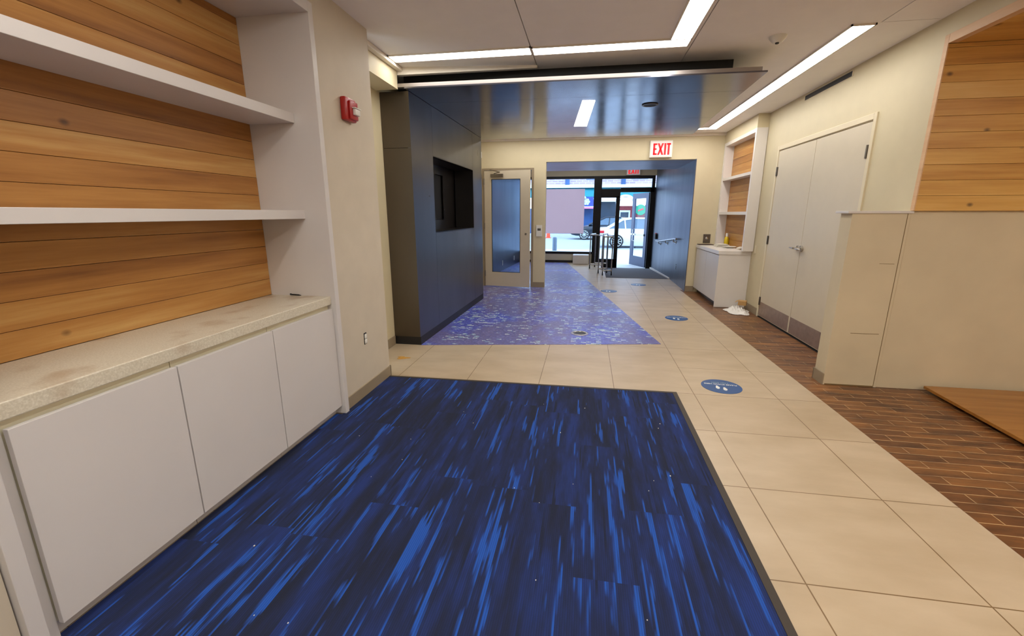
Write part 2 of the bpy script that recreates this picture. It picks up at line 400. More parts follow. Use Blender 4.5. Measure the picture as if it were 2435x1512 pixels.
# back wall (Y = 9) with glass door opening and passage opening
m = MB()
m.box(-2.3, -2.12, 9.0, 9.14, 0, CE); m.box(-2.12, -1.07, 9.0, 9.14, 2.375, CE); m.box(-1.07, -.832, 9.0, 9.14, 0, CE)
m.box(-.832, 1.952, 9.0, 9.14, 2.48, CE); m.box(1.952, XR, 9.0, 9.14, 0, CE)
struct(m.build('wall_back', 'wall'), 'cream wall with the lobby passage opening under the exit sign', 'wall')
m = MB(); m.box(-2.2, 2.58, 8.965, 9.0, 2.875, CE, .004); struct(m.build('trim_back', 'ledframe'), 'thin white ceiling trim above the far cream wall', 'trim')
# baseboards
m = MB(); m.box(XL, XL+.010, 2.885, 3.68, 0, .104, .002); m.box(-1.9, XL+.010, 3.67, 3.68, 0, .104); m.box(-2.18, -2.17, 3.68, 4.655, 0, .104, .002); m.box(-2.18, -1.785, 3.67, 3.68, 0, .104)
struct(m.build('baseboard_left', 'baseb'), 'taupe baseboard of the left wall', 'baseboard')
m = MB(); m.box(-1.07, -.83, 8.99, 9.0, 0, .11, .002); m.box(1.955, 2.12, 8.99, 9.0, 0, .11); m.box(2.57, 2.58, 6.965, 7.49, 0, .11)
struct(m.build('baseboard_back', 'baseb'), 'taupe baseboard of the far cream wall and pillar', 'baseboard')

# ceiling panels with joints
m = MB()
for a, b in ((-2.95, -.554), (-.546, .831), (.839, 2.161)): m.box(a, b, -3.25, 9.1, CE, CE+.03)
m.box(2.169, 5.0, -3.25, 4.197, CE, CE+.03); m.box(2.165, 5.0, 4.203, 9.1, CE, CE+.03)
m.box(-2.95, 2.6, 9.1, 14.0, CE, CE+.03); m.box(-2.95, 5.0, -3.3, 14.0, CE+.04, CE+.1)
struct(m.build('ceiling', 'ceiling'), 'pale ceiling panels with thin dark joints', 'ceiling')

# ------------------------------------------------------------------ linear ceiling lights
def strip(name, label, plan, z, frame=True, parts=None):
    cx = sum(p[0] for p in plan)/len(plan); cy = sum(p[1] for p in plan)/len(plan)
    t_ = thing(name, label, 'ceiling light', (cx, cy, z), 'linear ceiling lights')
    m = MB()
    for pl in (parts or [plan]): m.hexa(pl, z-.010, z-.003)
    m.build('diffuser', 'led', t_)
    if frame:
        m = MB(); n = len(plan)
        for i in range(n):
            a, b = Vector(plan[i]), Vector(plan[(i+1) % n]); L = (b-a).length
            m.seg(a, b, -.012, L+.012, z-.013, z, -.012)
        m.build('frame', 'ledframe', t_)
    return t_
def rect(x0, x1, y0, y1): return [(x0,y0),(x1,y0),(x1,y1),(x0,y1)]
strip('linear_light', 'left half of the white strip light crossing the ceiling before the canopy', rect(-1.872, -.560, 4.255, 4.415), CE)
strip('linear_light', 'right half of the white strip light crossing the ceiling before the canopy', rect(-.535, .795, 4.275, 4.435), CE)
strip('linear_light', 'white strip light at top centre running towards the viewer', rect(.635, .795, 1.6, 4.262), CE)
strip('linear_light', 'nearer half of the long white strip light by the right wall', rect(1.975, 2.13, 4.215, 5.625), CE)
strip('linear_light', 'farther half of the right strip light, turning a corner behind the canopy',
      [(-1.9,8.40),(1.975,8.40),(1.975,5.635),(2.13,5.635),(2.13,8.55),(-1.9,8.55)], CE,
      parts=[rect(1.975, 2.13, 5.635, 8.55), rect(-1.9, 1.975, 8.40, 8.55)])
# unseen strips added for their light: behind the viewer, in alcove and front room
for (a, b, c, d, z_) in ((.635,.795,-2.0,1.0,CE), (-1.7,.62,1.0,1.16,CE), (-.76,.62,-1.2,-1.04,CE), (-.95,-.79,-2.9,.8,CE), (3.3,3.46,-2.2,2.2,2.715), (4.2,4.36,-2.2,2.2,2.715), (-1.5,1.5,12.2,12.36,CE)):
    strip('linear_light', 'added strip light out of view, put in to brighten the room', rect(a, b, c, d), z_, False)

# ------------------------------------------------------------------ steel canopy and column
ca = thing('steel_canopy', 'dark steel canopy hanging under the ceiling over the mosaic floor', 'canopy', (-.2, 6.2, 2.73))
def cx_(y, k): return {'l': -1.87+(y-4.56)*.006, 'r': 1.533+(y-4.6)*.020}[k]
for (y0, y1) in ((4.575, 5.20), (5.204, 6.50), (6.504, 7.77)):
    m = MB(); m.hexa([(cx_(y0,'l'), y0), (cx_(y0,'r'), y0+.03), (cx_(y1,'r'), y1+.03), (cx_(y1,'l'), y1)], 2.725, 2.738)
    m.build('underside_panel', 'steel_c', ca)
m = MB(); m.hexa([(-1.96,4.575),(1.49,4.61),(1.50,4.66),(-1.96,4.63)], 2.738, 2.772, .001); m.build('front_lip', 'lipst', ca)['label'] = 'bright reflecting steel front edge'
m = MB(); m.hexa([(-1.99,4.66),(1.50,4.68),(1.55,7.7),(-1.9,7.66)], 2.739, 2.785); m.hexa([(-1.99,4.87),(1.315,4.895),(1.36,7.6),(-1.9,7.6)], 2.785, CE)
m.build('recessed_box', 'black', ca)
m = MB(); m.hexa([(-.103,5.37),(.036,5.39),(-.060,6.86),(-.238,6.83)], 2.721, 2.7245)
ct = thing('canopy_light', 'small tilted white panel light set in the dark steel canopy', 'ceiling light', (-.1, 6.1, 2.722)); m.build('diffuser', 'led', ct)
cr = thing('recessed_downlight', 'unlit round recessed downlight in the dark steel canopy', 'ceiling light', (.665, 5.68, 2.722))
MB().lathe((.665,5.68,2.7155), [(.088,.009),(.092,.004),(.088,0),(.070,0),(.066,.008)]).build('trim_ring', 'steel_b', cr, True)
MB().lathe((.665,5.68,2.718), [(.067,0),(.067,.006)]).build('lens', 'black', cr)

co = thing('steel_column_wall', 'dark blackened steel clad column with a black niche, standing left on the mosaic floor', 'column', (-2.0, 6.1, 0))
MB().box(-2.178, -1.862, 4.66, 4.70, .10, 2.172).build('front_panel', 'steel_b', co)
MB().box(-2.178, -1.862, 4.66, 4.70, 2.176, 2.722).build('front_panel', 'steel_b', co)
A, B = (-1.862, 4.66), (-1.80, 7.60)
zt = 2.722
for (s0, s1, z0, z1) in ((0, .64, .10, zt), (.643, 2.39, .10, 1.278), (.643, 2.39, 2.162, zt), (2.393, 2.94, .10, zt)):
    MB().seg(A, B, s0, s1, z0, z1, .035).build('side_panel', 'steel', co)
MB().seg(A, B, .012, 2.925, 0, .10, .02).seg((-2.178,4.672), (-1.865,4.672), 0, .30, 0, .10, .02).build('plinth', 'darkplinth', co)
MB().box(-2.18, -1.80, 7.565, 7.60, 0, zt).build('end_panel', 'steel', co)
n_ = MB(); n_.seg(A, B, .643, 2.39, 1.262, 1.278, .30); n_.seg(A, B, .643, 2.39, 2.162, 2.172, .30); n_.seg(A, B, .628, .643, 1.278, 2.162, .30); n_.seg(A, B, 2.39, 2.405, 1.278, 2.162, .30)
n_.build('niche_liner', 'plastic2', co)
n_ = MB(); X0 = -2.13
for (y0, y1, z0, z1) in ((5.25,6.10,1.27,2.17), (6.50,7.12,1.27,2.17), (6.10,6.50,1.27,1.41), (6.10,6.50,2.04,2.17)): n_.box(X0-.01, X0, y0, y1, z0, z1)
n_.build('niche_back', 'plastic2', co)
MB().box(X0-.04, X0-.03, 6.05, 6.55, 1.36, 2.08).build('slot_backing', 'black', co)
n_ = MB()
for (y_, z_) in ((6.12,1.425),(6.45,1.425),(6.14,2.03),(6.75,1.92),(6.80,1.50),(6.56,1.85),(6.55,1.55)): n_.lathe((X0,y_,z_), [(.008,0),(.006,.006)], 'X', 8)
n_.build('anchor_screws', 'chrome', co)
n_ = MB(); n_.lathe((-1.852,5.12,1.70), [(.008,-.003),(.006,.012)], 'X', 10); n_.build('screw', 'chrome', co)

# ------------------------------------------------------------------ left built-in bookcase
bc = thing('built_in_bookcase', 'white built-in bookcase with knotty wood plank back, filling the left wall', 'bookcase', (-2.05, 1.9, 0))
PX = -1.762
MB().box(-2.30, PX, 2.835, 2.883, .0105, 2.785, .0025).build('side_panel', 'white', bc)
MB().box(-2.30, PX, .880, .928, .0105, 2.785, .0025).build('side_panel', 'white', bc)
MB().box(-2.30, PX, .928, 2.835, 2.720, 2.785, .0025).build('top_panel', 'white', bc)
m = MB(); z_ = .921
while z_ < 2.72:
    m.box(-2.295, -2.268-random.uniform(0, .0015), .93, 2.834, z_+.0008, min(z_+.1158, 2.719), .0012); z_ += .117
m.build('plank_back', 'wood_left', bc)
MB().box(-2.267, -1.935, .93, 2.834, 2.082, 2.141, .002).build('shelf', 'white', bc)
MB().box(-2.267, -1.930, .93, 2.834, 1.464, 1.521, .002).build('shelf', 'white', bc)
wt = MB().box(-2.267, PX-.034, .93, 2.834, .862, .921, .004).build('countertop', 'counter'); tag(wt, 'speckled stone countertop with brown stains on the left base cabinets', 'countertop')
for i, (y0, y1, lab) in enumerate(((.935, 1.583, 'white flat-front base cabinet nearest the viewer, under the stained countertop'),
                              (1.587, 2.203, 'middle white flat-front base cabinet under the stained countertop'),
                              (2.207, 2.833, 'white flat-front base cabinet at the far end, beside the taupe wall'))):
    k = thing('base_cabinet', lab, 'cabinet', (-2.0, (y0+y1)/2, 0), 'base cabinets under the left bookcase')
    MB().box(-2.26, -1.830, y0, y1, .07, .861).build('carcass', 'panelstrip', k)
    d0 = .985 if i == 0 else y0+.001
    MB().box(-1.812, -1.790, d0, y1-.002, .074, .831, .0015).build('door', 'white', k)
    MB().box(-1.86, -1.845, y0, y1, .010, .07).build('toe_kick', 'white', k)
    if i == 0: MB().box(-1.83, -1.822, .928, .985, .012, .861).build('filler', 'white', k)
m = MB(); m.tube([(-2.092,2.815,.929), (-2.030,2.805,.929)], .005, 8); m.tube([(-2.030,2.805,.929),(-2.008,2.802,.9275)], [.005,.002], 8)
m.tube([(-2.094,2.812,.930),(-2.088,2.800,.934)], .007, 8)
tag(m.build('marker_pen', 'black'), 'small black marker lying on the speckled countertop by the far panel', 'pen')

# wall fittings on taupe wall
fa = thing('fire_alarm', 'red fire alarm strobe mounted high on the taupe wall', 'fire alarm', (XL, 3.245, 2.24))
m = MB(); m.box(XL, XL+.045, 3.168, 3.322, 2.162, 2.322, .012); m.build('housing', 'red', fa, True)
m = MB(); m.box(XL+.044, XL+.062, 3.205, 3.315, 2.175, 2.300, .006); m.build('front_cover', 'red', fa, True)
m = MB(); m.box(XL+.06, XL+.085, 3.235, 3.305, 2.205, 2.248, .006); m.build('strobe_lens', 'plastic', fa, True)['label'] = 'clear white strobe lens'
MB().box(XL+.06, XL+.088, 3.225, 3.315, 2.250, 2.256).build('lens_hood', 'plastic', fa)
ou = thing('wall_outlet', 'uncovered wall outlet low on the taupe wall', 'outlet', (XL, 3.26, .48))
MB().box(XL-.005, XL+.003, 3.238, 3.285, .435, .535, .004).build('back_box', 'plastic2', ou)
m = MB(); m.box(XL, XL+.010, 3.244, 3.278, .442, .482, .006); m.box(XL, XL+.010, 3.244, 3.278, .486, .524, .006); m.build('receptacle', 'plastic', ou, True)

# floor stain
m = MB(); pts = []
for k in range(18):
    a = 2*math.pi*k/18; r_ = .8+.25*math.sin(3*a+1)+.12*math.sin(5*a)
    pts.append((-1.885+math.cos(a)*.075*r_, 4.19+math.sin(a)*.052*r_))
m.hexa(pts, .0, .0022); tag(m.build('orange_stain', 'stain'), 'dried orange stain on the beige tiles near the steel column', 'stain')

# ------------------------------------------------------------------ right double doors
d1 = thing('door_1', 'cream double door with steel kick plates in the right wall', 'door', (XR, 5.87, 0), kind='structure')
m = MB(); m.box(XR-.014, XR+.05, 4.790, 4.838, 0, 2.40, .003); m.box(XR-.014, XR+.05, 6.902, 6.950, 0, 2.40, .003); m.box(XR-.014, XR+.05, 4.838, 6.902, 2.345, 2.40, .003)
m.build('door_frame', 'doortrim', d1)
MB().box(XR+.03, XR+.06, 4.82, 6.92, 0, 2.345).build('shadow_gap', 'black', d1)
for (y0, y1, hy) in ((4.842, 5.876, 4.855), (5.884, 6.898, 6.892)):
    lf = MB().box(XR-.006, XR+.034, y0, y1, .022, 2.330, .002).build('door_leaf', 'doorpaint', d1)
    MB().box(XR-.009, XR-.005, y0+.03, y1-.008, .032, .232).build('kick_plate', 'kick', lf)['label'] = 'brushed steel kick plate'
    for hz in (.24, 1.13, 2.065):
        h = MB(); h.tube([(XR-.014, hy, hz-.06), (XR-.014, hy, hz+.06)], .010, 10); h.box(XR-.010, XR-.004, hy-.022, hy+.022, hz-.058, hz+.058)
        h.build('hinge', 'hinge', lf)
    if hy < 5:
        h = MB(); h.lathe((XR-.03,5.84,1.085), [(.038,.022),(.036,.0),(.016,-.008),(.013,-.045)], 'X', 20)
        h.tube([(XR-.078,5.845,1.085),(XR-.080,5.79,1.084),(XR-.076,5.73,1.08)], [.012,.011,.008], 10); h.build('lever_handle', 'chrome', lf, True)
    else:
        h = MB(); h.lathe((XR-.03,5.925,1.085), [(.034,.022),(.032,.002),(.014,-.005),(.012,-.04)], 'X', 20)
        h.tube([(XR-.072,5.92,1.085),(XR-.074,5.97,1.086),(XR-.07,6.03,1.086)], [.011,.010,.008], 10); h.build('lever_handle', 'chrome', lf, True)
MB().box(2.568, 2.60, 4.85, 6.90, .0, .010).build('threshold', 'black', d1)
ve = thing('air_vent', 'long black slot air vent high above the double doors', 'vent', (XR, 5.85, 2.87))
MB().box(XR-.003, XR+.002, 5.35, 6.35, 2.845, 2.897).build('slot', 'black', ve)
v_ = MB(); v_.box(XR-.006, XR, 5.342, 6.358, 2.897, 2.901); v_.box(XR-.006, XR, 5.342, 6.358, 2.841, 2.845); v_.box(XR-.006, XR, 5.338, 5.35, 2.841, 2.901); v_.box(XR-.006, XR, 6.35, 6.362, 2.841, 2.901)
v_.build('vent_frame', 'doortrim', ve)
ls = MB().box(XR-.008, XR, 7.29, 7.36, .90, 1.02, .003).build('light_switch', 'doortrim'); tag(ls, 'cream switch plate between the white shelves and the double doors', 'light switch')
sm = thing('smoke_detector', 'round white smoke detector on the ceiling near the right strip light', 'smoke detector', (1.50, 4.37, CE))
MB().lathe((1.50,4.37,CE-.05), [(.030,0),(.036,.004),(.064,.036),(.068,.050)]).build('housing', 'plastic', sm, True)
MB().lathe((1.495,4.36,CE-.058), [(.014,0),(.016,.010)], seg=14).build('sensor', 'black', sm)

# ------------------------------------------------------------------ half wall, alcove
m = MB(); m.box(2.152, 2.578, 4.112, 4.278, 0, 1.500)
struct(m.build('wall_half', 'wall_patch'), 'short beige half wall jutting out before the double doors', 'half wall')
MB_ = MB().box(2.115, 2.592, 4.100, 4.300, 1.500, 1.520, .003).build('trim_ledge', 'white'); struct(MB_, 'thin white ledge on top of the half wall', 'ledge')
m = MB(); m.box(2.142, 2.152, 4.108, 4.285, 0, .105, .002); m.box(2.142, 2.16, 4.278, 4.288, 0, .105); struct(m.build('baseboard_half', 'baseb'), 'taupe baseboard on the half wall end', 'baseboard')
# access panel outline on the front of the half wall
m = MB(); m.box(2.30, 2.52, 4.1105, 4.112, .484, .488); m.box(2.42, 2.53, 4.1105, 4.112, 1.091, 1.094); m.box(2.165, 2.555, 4.1095, 4.112, .0, .012); m.hexa([(2.554,4.1105),(2.558,4.1105),(2.558,4.112),(2.554,4.112)], .01, 1.50)
struct(m.build('trim_crack', plain('wall_crack', (120, 98, 62), .8)), 'thin cracks in the paint of the half wall', 'crack')

al = thing('plank_wall_panel', 'warm knotty wood plank panel above the beige wall at right', 'wall panel', (3.6, 4.1, 1.5))
m = MB(); z_ = 1.520
while z_ < 2.70:
    m.box(XR+.002, 4.895, 4.088+random.uniform(0, .002), 4.1205, z_+.0008, min(z_+.1160, 2.718), .0012); z_ += .117
m.build('planks', 'wood_right', al)
m = MB(); y_ = 4.09
while y_ > -3.0:
    m.box(XR+.05, 4.895, y_-.116, y_-.0008, 2.720, 2.745, .0012); y_ -= .117
m.build('soffit_planks', 'wood_right', al)
m = MB(); m.box(XR-.006, XR+.05, -.6, 4.085, 2.720, 2.783, .001); m.box(XR-.006, XR+.002, 4.086, 4.128, 1.522, 2.783, .001)
m.build('edge_trim', 'wood_edge', al)['label'] = 'pale end grain edging'
m = MB(); m.hexa([(2.925,4.08),(2.84,2.2),(4.6,2.2),(4.7,4.08)], .028, .052, .002)
bo = m.build('wooden_board', 'board'); tag(bo, 'large varnished wooden board lying on the brick floor at the right edge', 'board')
MB().box(2.98, 3.10, 2.5, 3.9, 0, .028).build('batten', 'black', bo)
MB().box(4.2, 4.3, 2.5, 3.9, 0, .028).build('batten', 'black', bo)

# ------------------------------------------------------------------ far right shelf unit and base cabinet
m = MB(); m.box(2.42, XR, 7.42, 9.0, 2.732, CE); struct(m.build('trim_soffit', 'wall'), 'cream soffit above the far white shelf unit', 'soffit')
su = thing('shelf_unit', 'tall white shelf unit with wood plank back in the far right corner', 'shelf', (2.5, 8.2, .92))
MB().box(2.418, 2.575, 7.415, 7.465, .921, 2.731, .002).build('side_panel', 'white2', su)
MB().box(2.418, 2.575, 8.90, 8.99, .921, 2.731, .002).build('side_panel', 'white2', su)
MB().box(2.418, 2.575, 7.465, 8.90, 2.675, 2.731, .002).build('top_panel', 'white2', su)
for z0 in (2.075, 1.480): MB().box(2.422, 2.56, 7.465, 8.90, z0, z0+.048, .002).build('shelf', 'white2', su)
m = MB(); z_ = .923
while z_ < 2.66:
    m.box(2.560, 2.574, 7.466, 8.899, z_+.0008, min(z_+.116, 2.674), .001); z_ += .117
m.build('plank_back', 'wood_left', su)
fb = thing('base_cabinet', 'white base cabinet under the far right shelves', 'cabinet', (2.34, 8.2, 0))
MB().box(2.125, XR-.002, 7.50, 8.98, .095, .862).build('carcass', 'white2', fb)
MB().box(2.18, XR-.002, 7.50, 8.98, .004, .095).build('toe_kick', 'steel_b', fb)
MB().box(2.104, 2.124, 7.502, 8.235, .095, .848, .0015).build('door', 'white', fb)
MB().box(2.104, 2.124, 8.240, 8.975, .095, .848, .0015).build('door', 'white', fb)
MB().box(2.104, XR-.002, 7.488, 7.50, .006, .862, .001).build('end_panel', 'white2', fb)
fc = MB().box(2.090, XR-.001, 7.475, 8.99, .862, .921, .003).build('countertop', 'white2'); tag(fc, 'white countertop of the far right base cabinet', 'countertop')
# things on it
sp = thing('outlet_plate', 'square steel outlet plate on the cream wall above the far white counter', 'outlet', (2.27, 9.0, 1.02))
MB().box(2.205, 2.335, 8.992, 9.0, .95, 1.115, .003).build('plate', 'hinge', sp); MB().lathe((2.27,8.992,1.04), [(.030,0),(.026,-.008),(.012,-.012)], 'Y', 16).build('socket', 'chrome', sp, True)
tag(MB().box(2.10, 2.36, 8.80, 8.97, .9215, .934, .003).build('tray', 'darktray'), 'flat dark brown tray on the far counter below the steel outlet plate', 'tray')
pl = MB()
for i in range(5):
    a = random.uniform(-.1, .1); c0, s0 = math.cos(a), math.sin(a); w_, h_ = .12-.01*i, .16-.012*i
    pl.hexa([(2.40+c0*x-s0*y, 8.45+s0*x+c0*y) for x, y in ((-w_,-h_),(w_,-h_),(w_,h_),(-w_,h_))], .9215+i*.010, .9275+i*.010)
tag(pl.build('paper_stack', 'paper'), 'loose stack of pale papers on the far white counter', 'papers')
tag(MB().lathe((2.44,8.15,.9215), [(.05,0),(.055,.004),(.11,.022),(.112,.026),(.10,.024),(.05,.010)]).build('plate', 'plastic', None, True), 'shallow white dish on the far counter before the papers', 'dish')
bt_ = thing('squeeze_bottle', 'yellow bottle with a white cap at the back of the far counter', 'bottle', (2.52, 8.62, .9215))
MB().lathe((2.52,8.62,.9215), [(.036,0),(.040,.01),(.040,.12),(.030,.155),(.018,.17)]).build('bottle_body', 'yellow', bt_, True)
MB().lathe((2.52,8.62,1.0915), [(.022,0),(.022,.05),(.014,.062)]).build('cap', 'plastic', bt_, True)
m = MB(); bmesh.ops.create_icosphere(m.b, subdivisions=3, radius=.05)
for v in m.b.verts: v.co = Vector((v.co.x*1.0, v.co.y*.9, v.co.z*.42))*(1+.22*math.sin(v.co.x*90+v.co.y*70)) + Vector((2.50, 7.78, .945))
tag(m.build('crumpled_tissue', 'paper', None, True), 'crumpled white tissue on the near end of the far counter', 'tissue')
# rubbish on the floor beside it
m = MB(); N = 26
gv = [[None]*N for _ in range(N)]
for i in range(N):
    for j in range(N):
        u, v = i/(N-1)*2-1, j/(N-1)*2-1; rr = min(1, math.hypot(u, v))
        ex = 1 + .12*math.sin(5*math.atan2(v, u)+.7)
        zz = .004 + max(0, (1-rr))*.085*(.6+.8*abs(math.sin(u*9+v*5)*math.cos(v*8-u*4))) + .012*abs(math.sin(u*17+v*13))*(1-.5*rr)
        gv[i][j] = m.b.verts.new((2.37+u*ex*.17*math.sqrt(1-.5*v*v), 7.19+v*ex*.27*math.sqrt(1-.5*u*u), zz))
for i in range(N-1):
    for j in range(N-1): m.b.faces.new((gv[i][j], gv[i+1][j], gv[i+1][j+1], gv[i][j+1]))
tag(m.build('plastic_bag', 'bag', None, True), 'crumpled white plastic bag on the brick floor by the far white cabinet', 'bag')
cb = thing('cardboard_box', 'small open cardboard box on the white plastic bag', 'box', (2.43, 7.22, .05))
m = MB(); m.hexa([(2.37,7.18),(2.47,7.13),(2.52,7.24),(2.42,7.29)], .108, .175, .002); m.build('box_body', 'card', cb)
m = MB(); m.hexa([(2.33,7.20),(2.37,7.18),(2.42,7.29),(2.38,7.31)], [.145,.172,.172,.145], [.149,.177,.177,.149]); m.build('flap', 'card', cb)

# ------------------------------------------------------------------ glass door in back wall
d2 = thing('door_2', 'beige framed glass door standing slightly ajar beside the steel column', 'door', (-1.6, 9.0, 0), kind='structure')
m = MB(); m.box(-2.12, -2.078, 8.985, 9.145, 0, 2.372, .002); m.box(-1.116, -1.07, 8.985, 9.145, 0, 2.372, .002); m.box(-2.078, -1.116, 8.985, 9.145, 2.335, 2.372, .002)
m.build('door_frame', 'baseb', d2)
A2, B2 = (-2.072, 8.975), (-1.128, 8.835)
L2 = (Vector(B2)-Vector(A2)).length
lf = MB(); lf.seg(A2, B2, 0, .150, .018, 2.325, .045); lf.seg(A2, B2, L2-.195, L2, .018, 2.325, .045)
lf.seg(A2, B2, .150, L2-.195, .018, .31, .045); lf.seg(A2, B2, .150, L2-.195, 2.165, 2.325, .045)
lf = lf.build('door_leaf', 'doorpaint', d2)
MB().seg(A2, B2, .145, L2-.19, .305, 2.17, .008).build('pane', 'glass2', lf).location = (0, .02, 0)
m = MB()
for (a, b, z0, z1) in ((.150,.160,.31,2.165),(L2-.205,L2-.195,.31,2.165),(.150,L2-.195,.31,.318),(.150,L2-.195,2.155,2.165)): m.seg(A2, B2, a, b, z0, z1, .03)
m.build('glazing_gasket', 'plastic2', lf)
m = MB(); m.seg((-2.072,8.93),(-1.128,8.79), .14, .40, 2.20, 2.262, .045, .004); m.build('closer_body', 'hinge', lf)
m = MB(); m.tube([(-1.86,8.92,2.27),(-1.72,8.80,2.285),(-1.95,8.96,2.345)], .010, 8); m.build('closer_arm', 'hinge', lf)
m = MB(); m.lathe((-1.205,8.846,1.10), [(.020,0),(.018,-.012)], 'Y', 16); m.build('lock_cylinder', 'hinge', lf)
for hz in (.28, 1.25, 2.12): MB().tube([(-2.078,8.965,hz-.06),(-2.078,8.965,hz+.06)], .011, 8).build('hinge', 'hinge', lf)
# pillar reader, little box, exit signs
rd = thing('card_reader', 'white card reader on the narrow cream pillar', 'card reader', (-.952, 9.0, 1.16))
MB().box(-1.012, -.892, 8.985, 9.0, 1.046, 1.272, .004).build('housing', 'plastic', rd); MB().box(-.985, -.918, 8.982, 8.986, 1.195, 1.208).box(-.985, -.918, 8.982, 8.986, 1.165, 1.188).build('slots', 'black', rd)
tag(MB().box(-2.18, -2.118, 8.96, 9.0, 2.575, 2.69, .004).build('door_chime', 'plastic'), 'tiny white box high on the cream wall above the glass door', 'sensor box')
def exit_sign(name, lab, x0, x1, y, z0, z1):
    e = thing(name, lab, 'exit sign', ((x0+x1)/2, y, (z0+z1)/2), 'exit signs')
    MB().box(x0, x1, y-.05, y, z0, z1, .006).build('housing', 'plastic', e)
    MB().box(x0+.022, x1-.022, y-.055, y-.049, z0+.022, z1-.022, .001).build('face', 'exitface', e)
    W, H = x1-x0, z1-z0; m = MB(); yy0, yy1 = y-.060, y-.054
    def bar(a, b, c, d): m.box(x0+a*W, x0+b*W, yy0, yy1, z0+c*H, z0+d*H)
    t_ = .085; lo, hi = .15, .83
    bar(.14, .14+t_, lo, hi); bar(.14, .31, hi-.10, hi); bar(.14, .29, .45, .54); bar(.14, .31, lo, lo+.10)
    for (p, q) in (((.37, lo), (.56, hi)), ((.56, lo), (.37, hi))):
        m.b.faces.ensure_lookup_table()
        pts = [(p[0]-t_/2, p[1]), (p[0]+t_/2, p[1]), (q[0]+t_/2, q[1]), (q[0]-t_/2, q[1])]
        f = [m.b.verts.new((x0+a*W, yy0, z0+b*H)) for a, b in pts]; g = [m.b.verts.new((x0+a*W, yy1, z0+b*H)) for a, b in pts]
        m.b.faces.new(f); m.b.faces.new(g[::-1])
        for i in range(4): m.b.faces.new((f[i], f[(i+1) % 4], g[(i+1) % 4], g[i]))
    bar(.625, .625+t_, lo, hi); bar(.78, .78+t_, lo, hi); bar(.735, .91, hi-.10, hi)
    m.build('exit_lettering', 'exitred', e)
exit_sign('exit_sign', 'white exit sign with red EXIT letters on the cream wall above the passage', 1.102, 1.505, 9.0, 2.515, 2.812)
exit_sign('exit_sign', 'farther exit sign with red EXIT letters above the street door', 1.08, 1.475, 13.84, 2.59, 2.83)

# ------------------------------------------------------------------ passage lining and front room
m = MB(); m.box(-1.0, 1.96, 9.14, 10.94, 2.48, 2.53); m.box(-1.0, 1.96, 10.93, 10.94, 2.48, CE)
struct(m.build('ceiling_passage', 'steel_pc'), 'bluish steel ceiling panel inside the passage', 'ceiling')
m = MB(); m.box(1.96, 2.2, 9.14, 13.95, -.3, CE); m.box(1.948, 1.96, 8.995, 9.20, 0, 2.484)
struct(m.build('wall_passage_right', 'steel_pass'), 'bluish steel wall on the right of the passage', 'wall')
m = MB(); m.hexa([(-2.7,9.14),(-2.36,9.14),(-2.06,13.95),(-2.7,13.95)], 0, CE); struct(m.build('wall_passage_left', 'steel_pass'))
YS = 13.9
m = MB(); m.box(-2.5, .17, YS, YS+.12, -.3, .27); m.box(-2.5, 2.2, YS, YS+.12, 2.585, CE+.1)
struct(m.build('wall_front', 'wall'), 'beige wall strip below and above the shop window', 'wall')
m = MB(); m.box(-2.23, -.40, YS-.02, YS, 0, .07); struct(m.build('baseboard_front', 'darkplinth'), 'dark baseboard under the shop window', 'baseboard')
def frame(name, lab, x0, x1, z0, z1, bars, y0=YS-.01, y1=YS+.09):
    t_ = thing(name, lab, 'window', ((x0+x1)/2, YS, z0), kind='structure')
    m = MB()
    for b in bars: m.box(b[0], b[1], y0, y1, b[2], b[3], .003)
    m.build('window_frame', 'black_frame', t_)
    MB().box(x0, x1, YS+.035, YS+.045, z0, z1).build('pane', 'glass', t_)
    return t_
frame('window_1', 'large black framed shop window to the street', -2.23, .175, .335, 2.515, [(-2.23,.17,.270,.340),(-2.23,.17,2.510,2.585),(.17,.40,-.16,2.585)])
frame('window_2', 'wide black framed transom window above the street door', .415, 1.845, 2.235, 2.505, [(.40,1.93,2.500,2.585),(.40,.95,1.96,2.215),(.95,1.93,2.115,2.245),(1.845,1.93,2.2,2.51)])
frame('window_3', 'narrow black framed sidelight beside the street door', .395, .84, .13, 1.965, [(.39,.95,-.16,.13),(.835,.95,-.14,2.0)])
d3 = thing('door_3', 'dark framed glass street door swung open outwards', 'door', (1.86, 13.95, -.15), kind='structure')
MB().box(1.815, 1.958, YS-.01, YS+.1, -.16, 2.245, .003).build('door_frame', 'black_frame', d3)
A3, B3 = (1.83, 14.02), (1.46, 14.98); L3 = (Vector(B3)-Vector(A3)).length
lf = MB(); 
for (a, b, z0, z1) in ((0,.16,-.13,2.11),(L3-.17,L3,-.13,2.11),(.16,L3-.17,-.13,.17),(.16,L3-.17,1.95,2.11)): lf.seg(A3, B3, a, b, z0, z1, .045)
lf = lf.build('door_leaf', plain('dark_blue_grey_door', (58, 66, 92), .35, .5), d3)
MB().seg((1.845,14.03), (1.475,14.99), .15, L3-.16, .16, 1.96, .008).build('pane', 'glass', lf)
m = MB(); m.seg((1.78,14.02), (1.41,14.98), .10, L3-.03, .82, .88, .03, .004); m.build('push_bar', 'chrome', lf)
m = MB(); m.tube([(1.50,14.70,1.02),(1.44,14.68,1.0),(1.44,14.68,.66),(1.50,14.70,.64)], .013, 8); m.build('pull_handle', 'chrome', lf)
kp = MB().hexa([(-1.42,YS-.015),(-.10,YS-.015),(-.10,YS-.0145),(-1.42,YS-.0145)], .898, 2.222).build('brown_paper', 'brownboard'); tag(kp, 'brown paper panel taped inside the shop window', 'paper panel')
m = MB(); m.box(-.385, .085, 13.42, 13.875, .008, .275, .004); tag(m.build('storage_bench', 'white2'), 'low white box against the wall under the shop window', 'box')
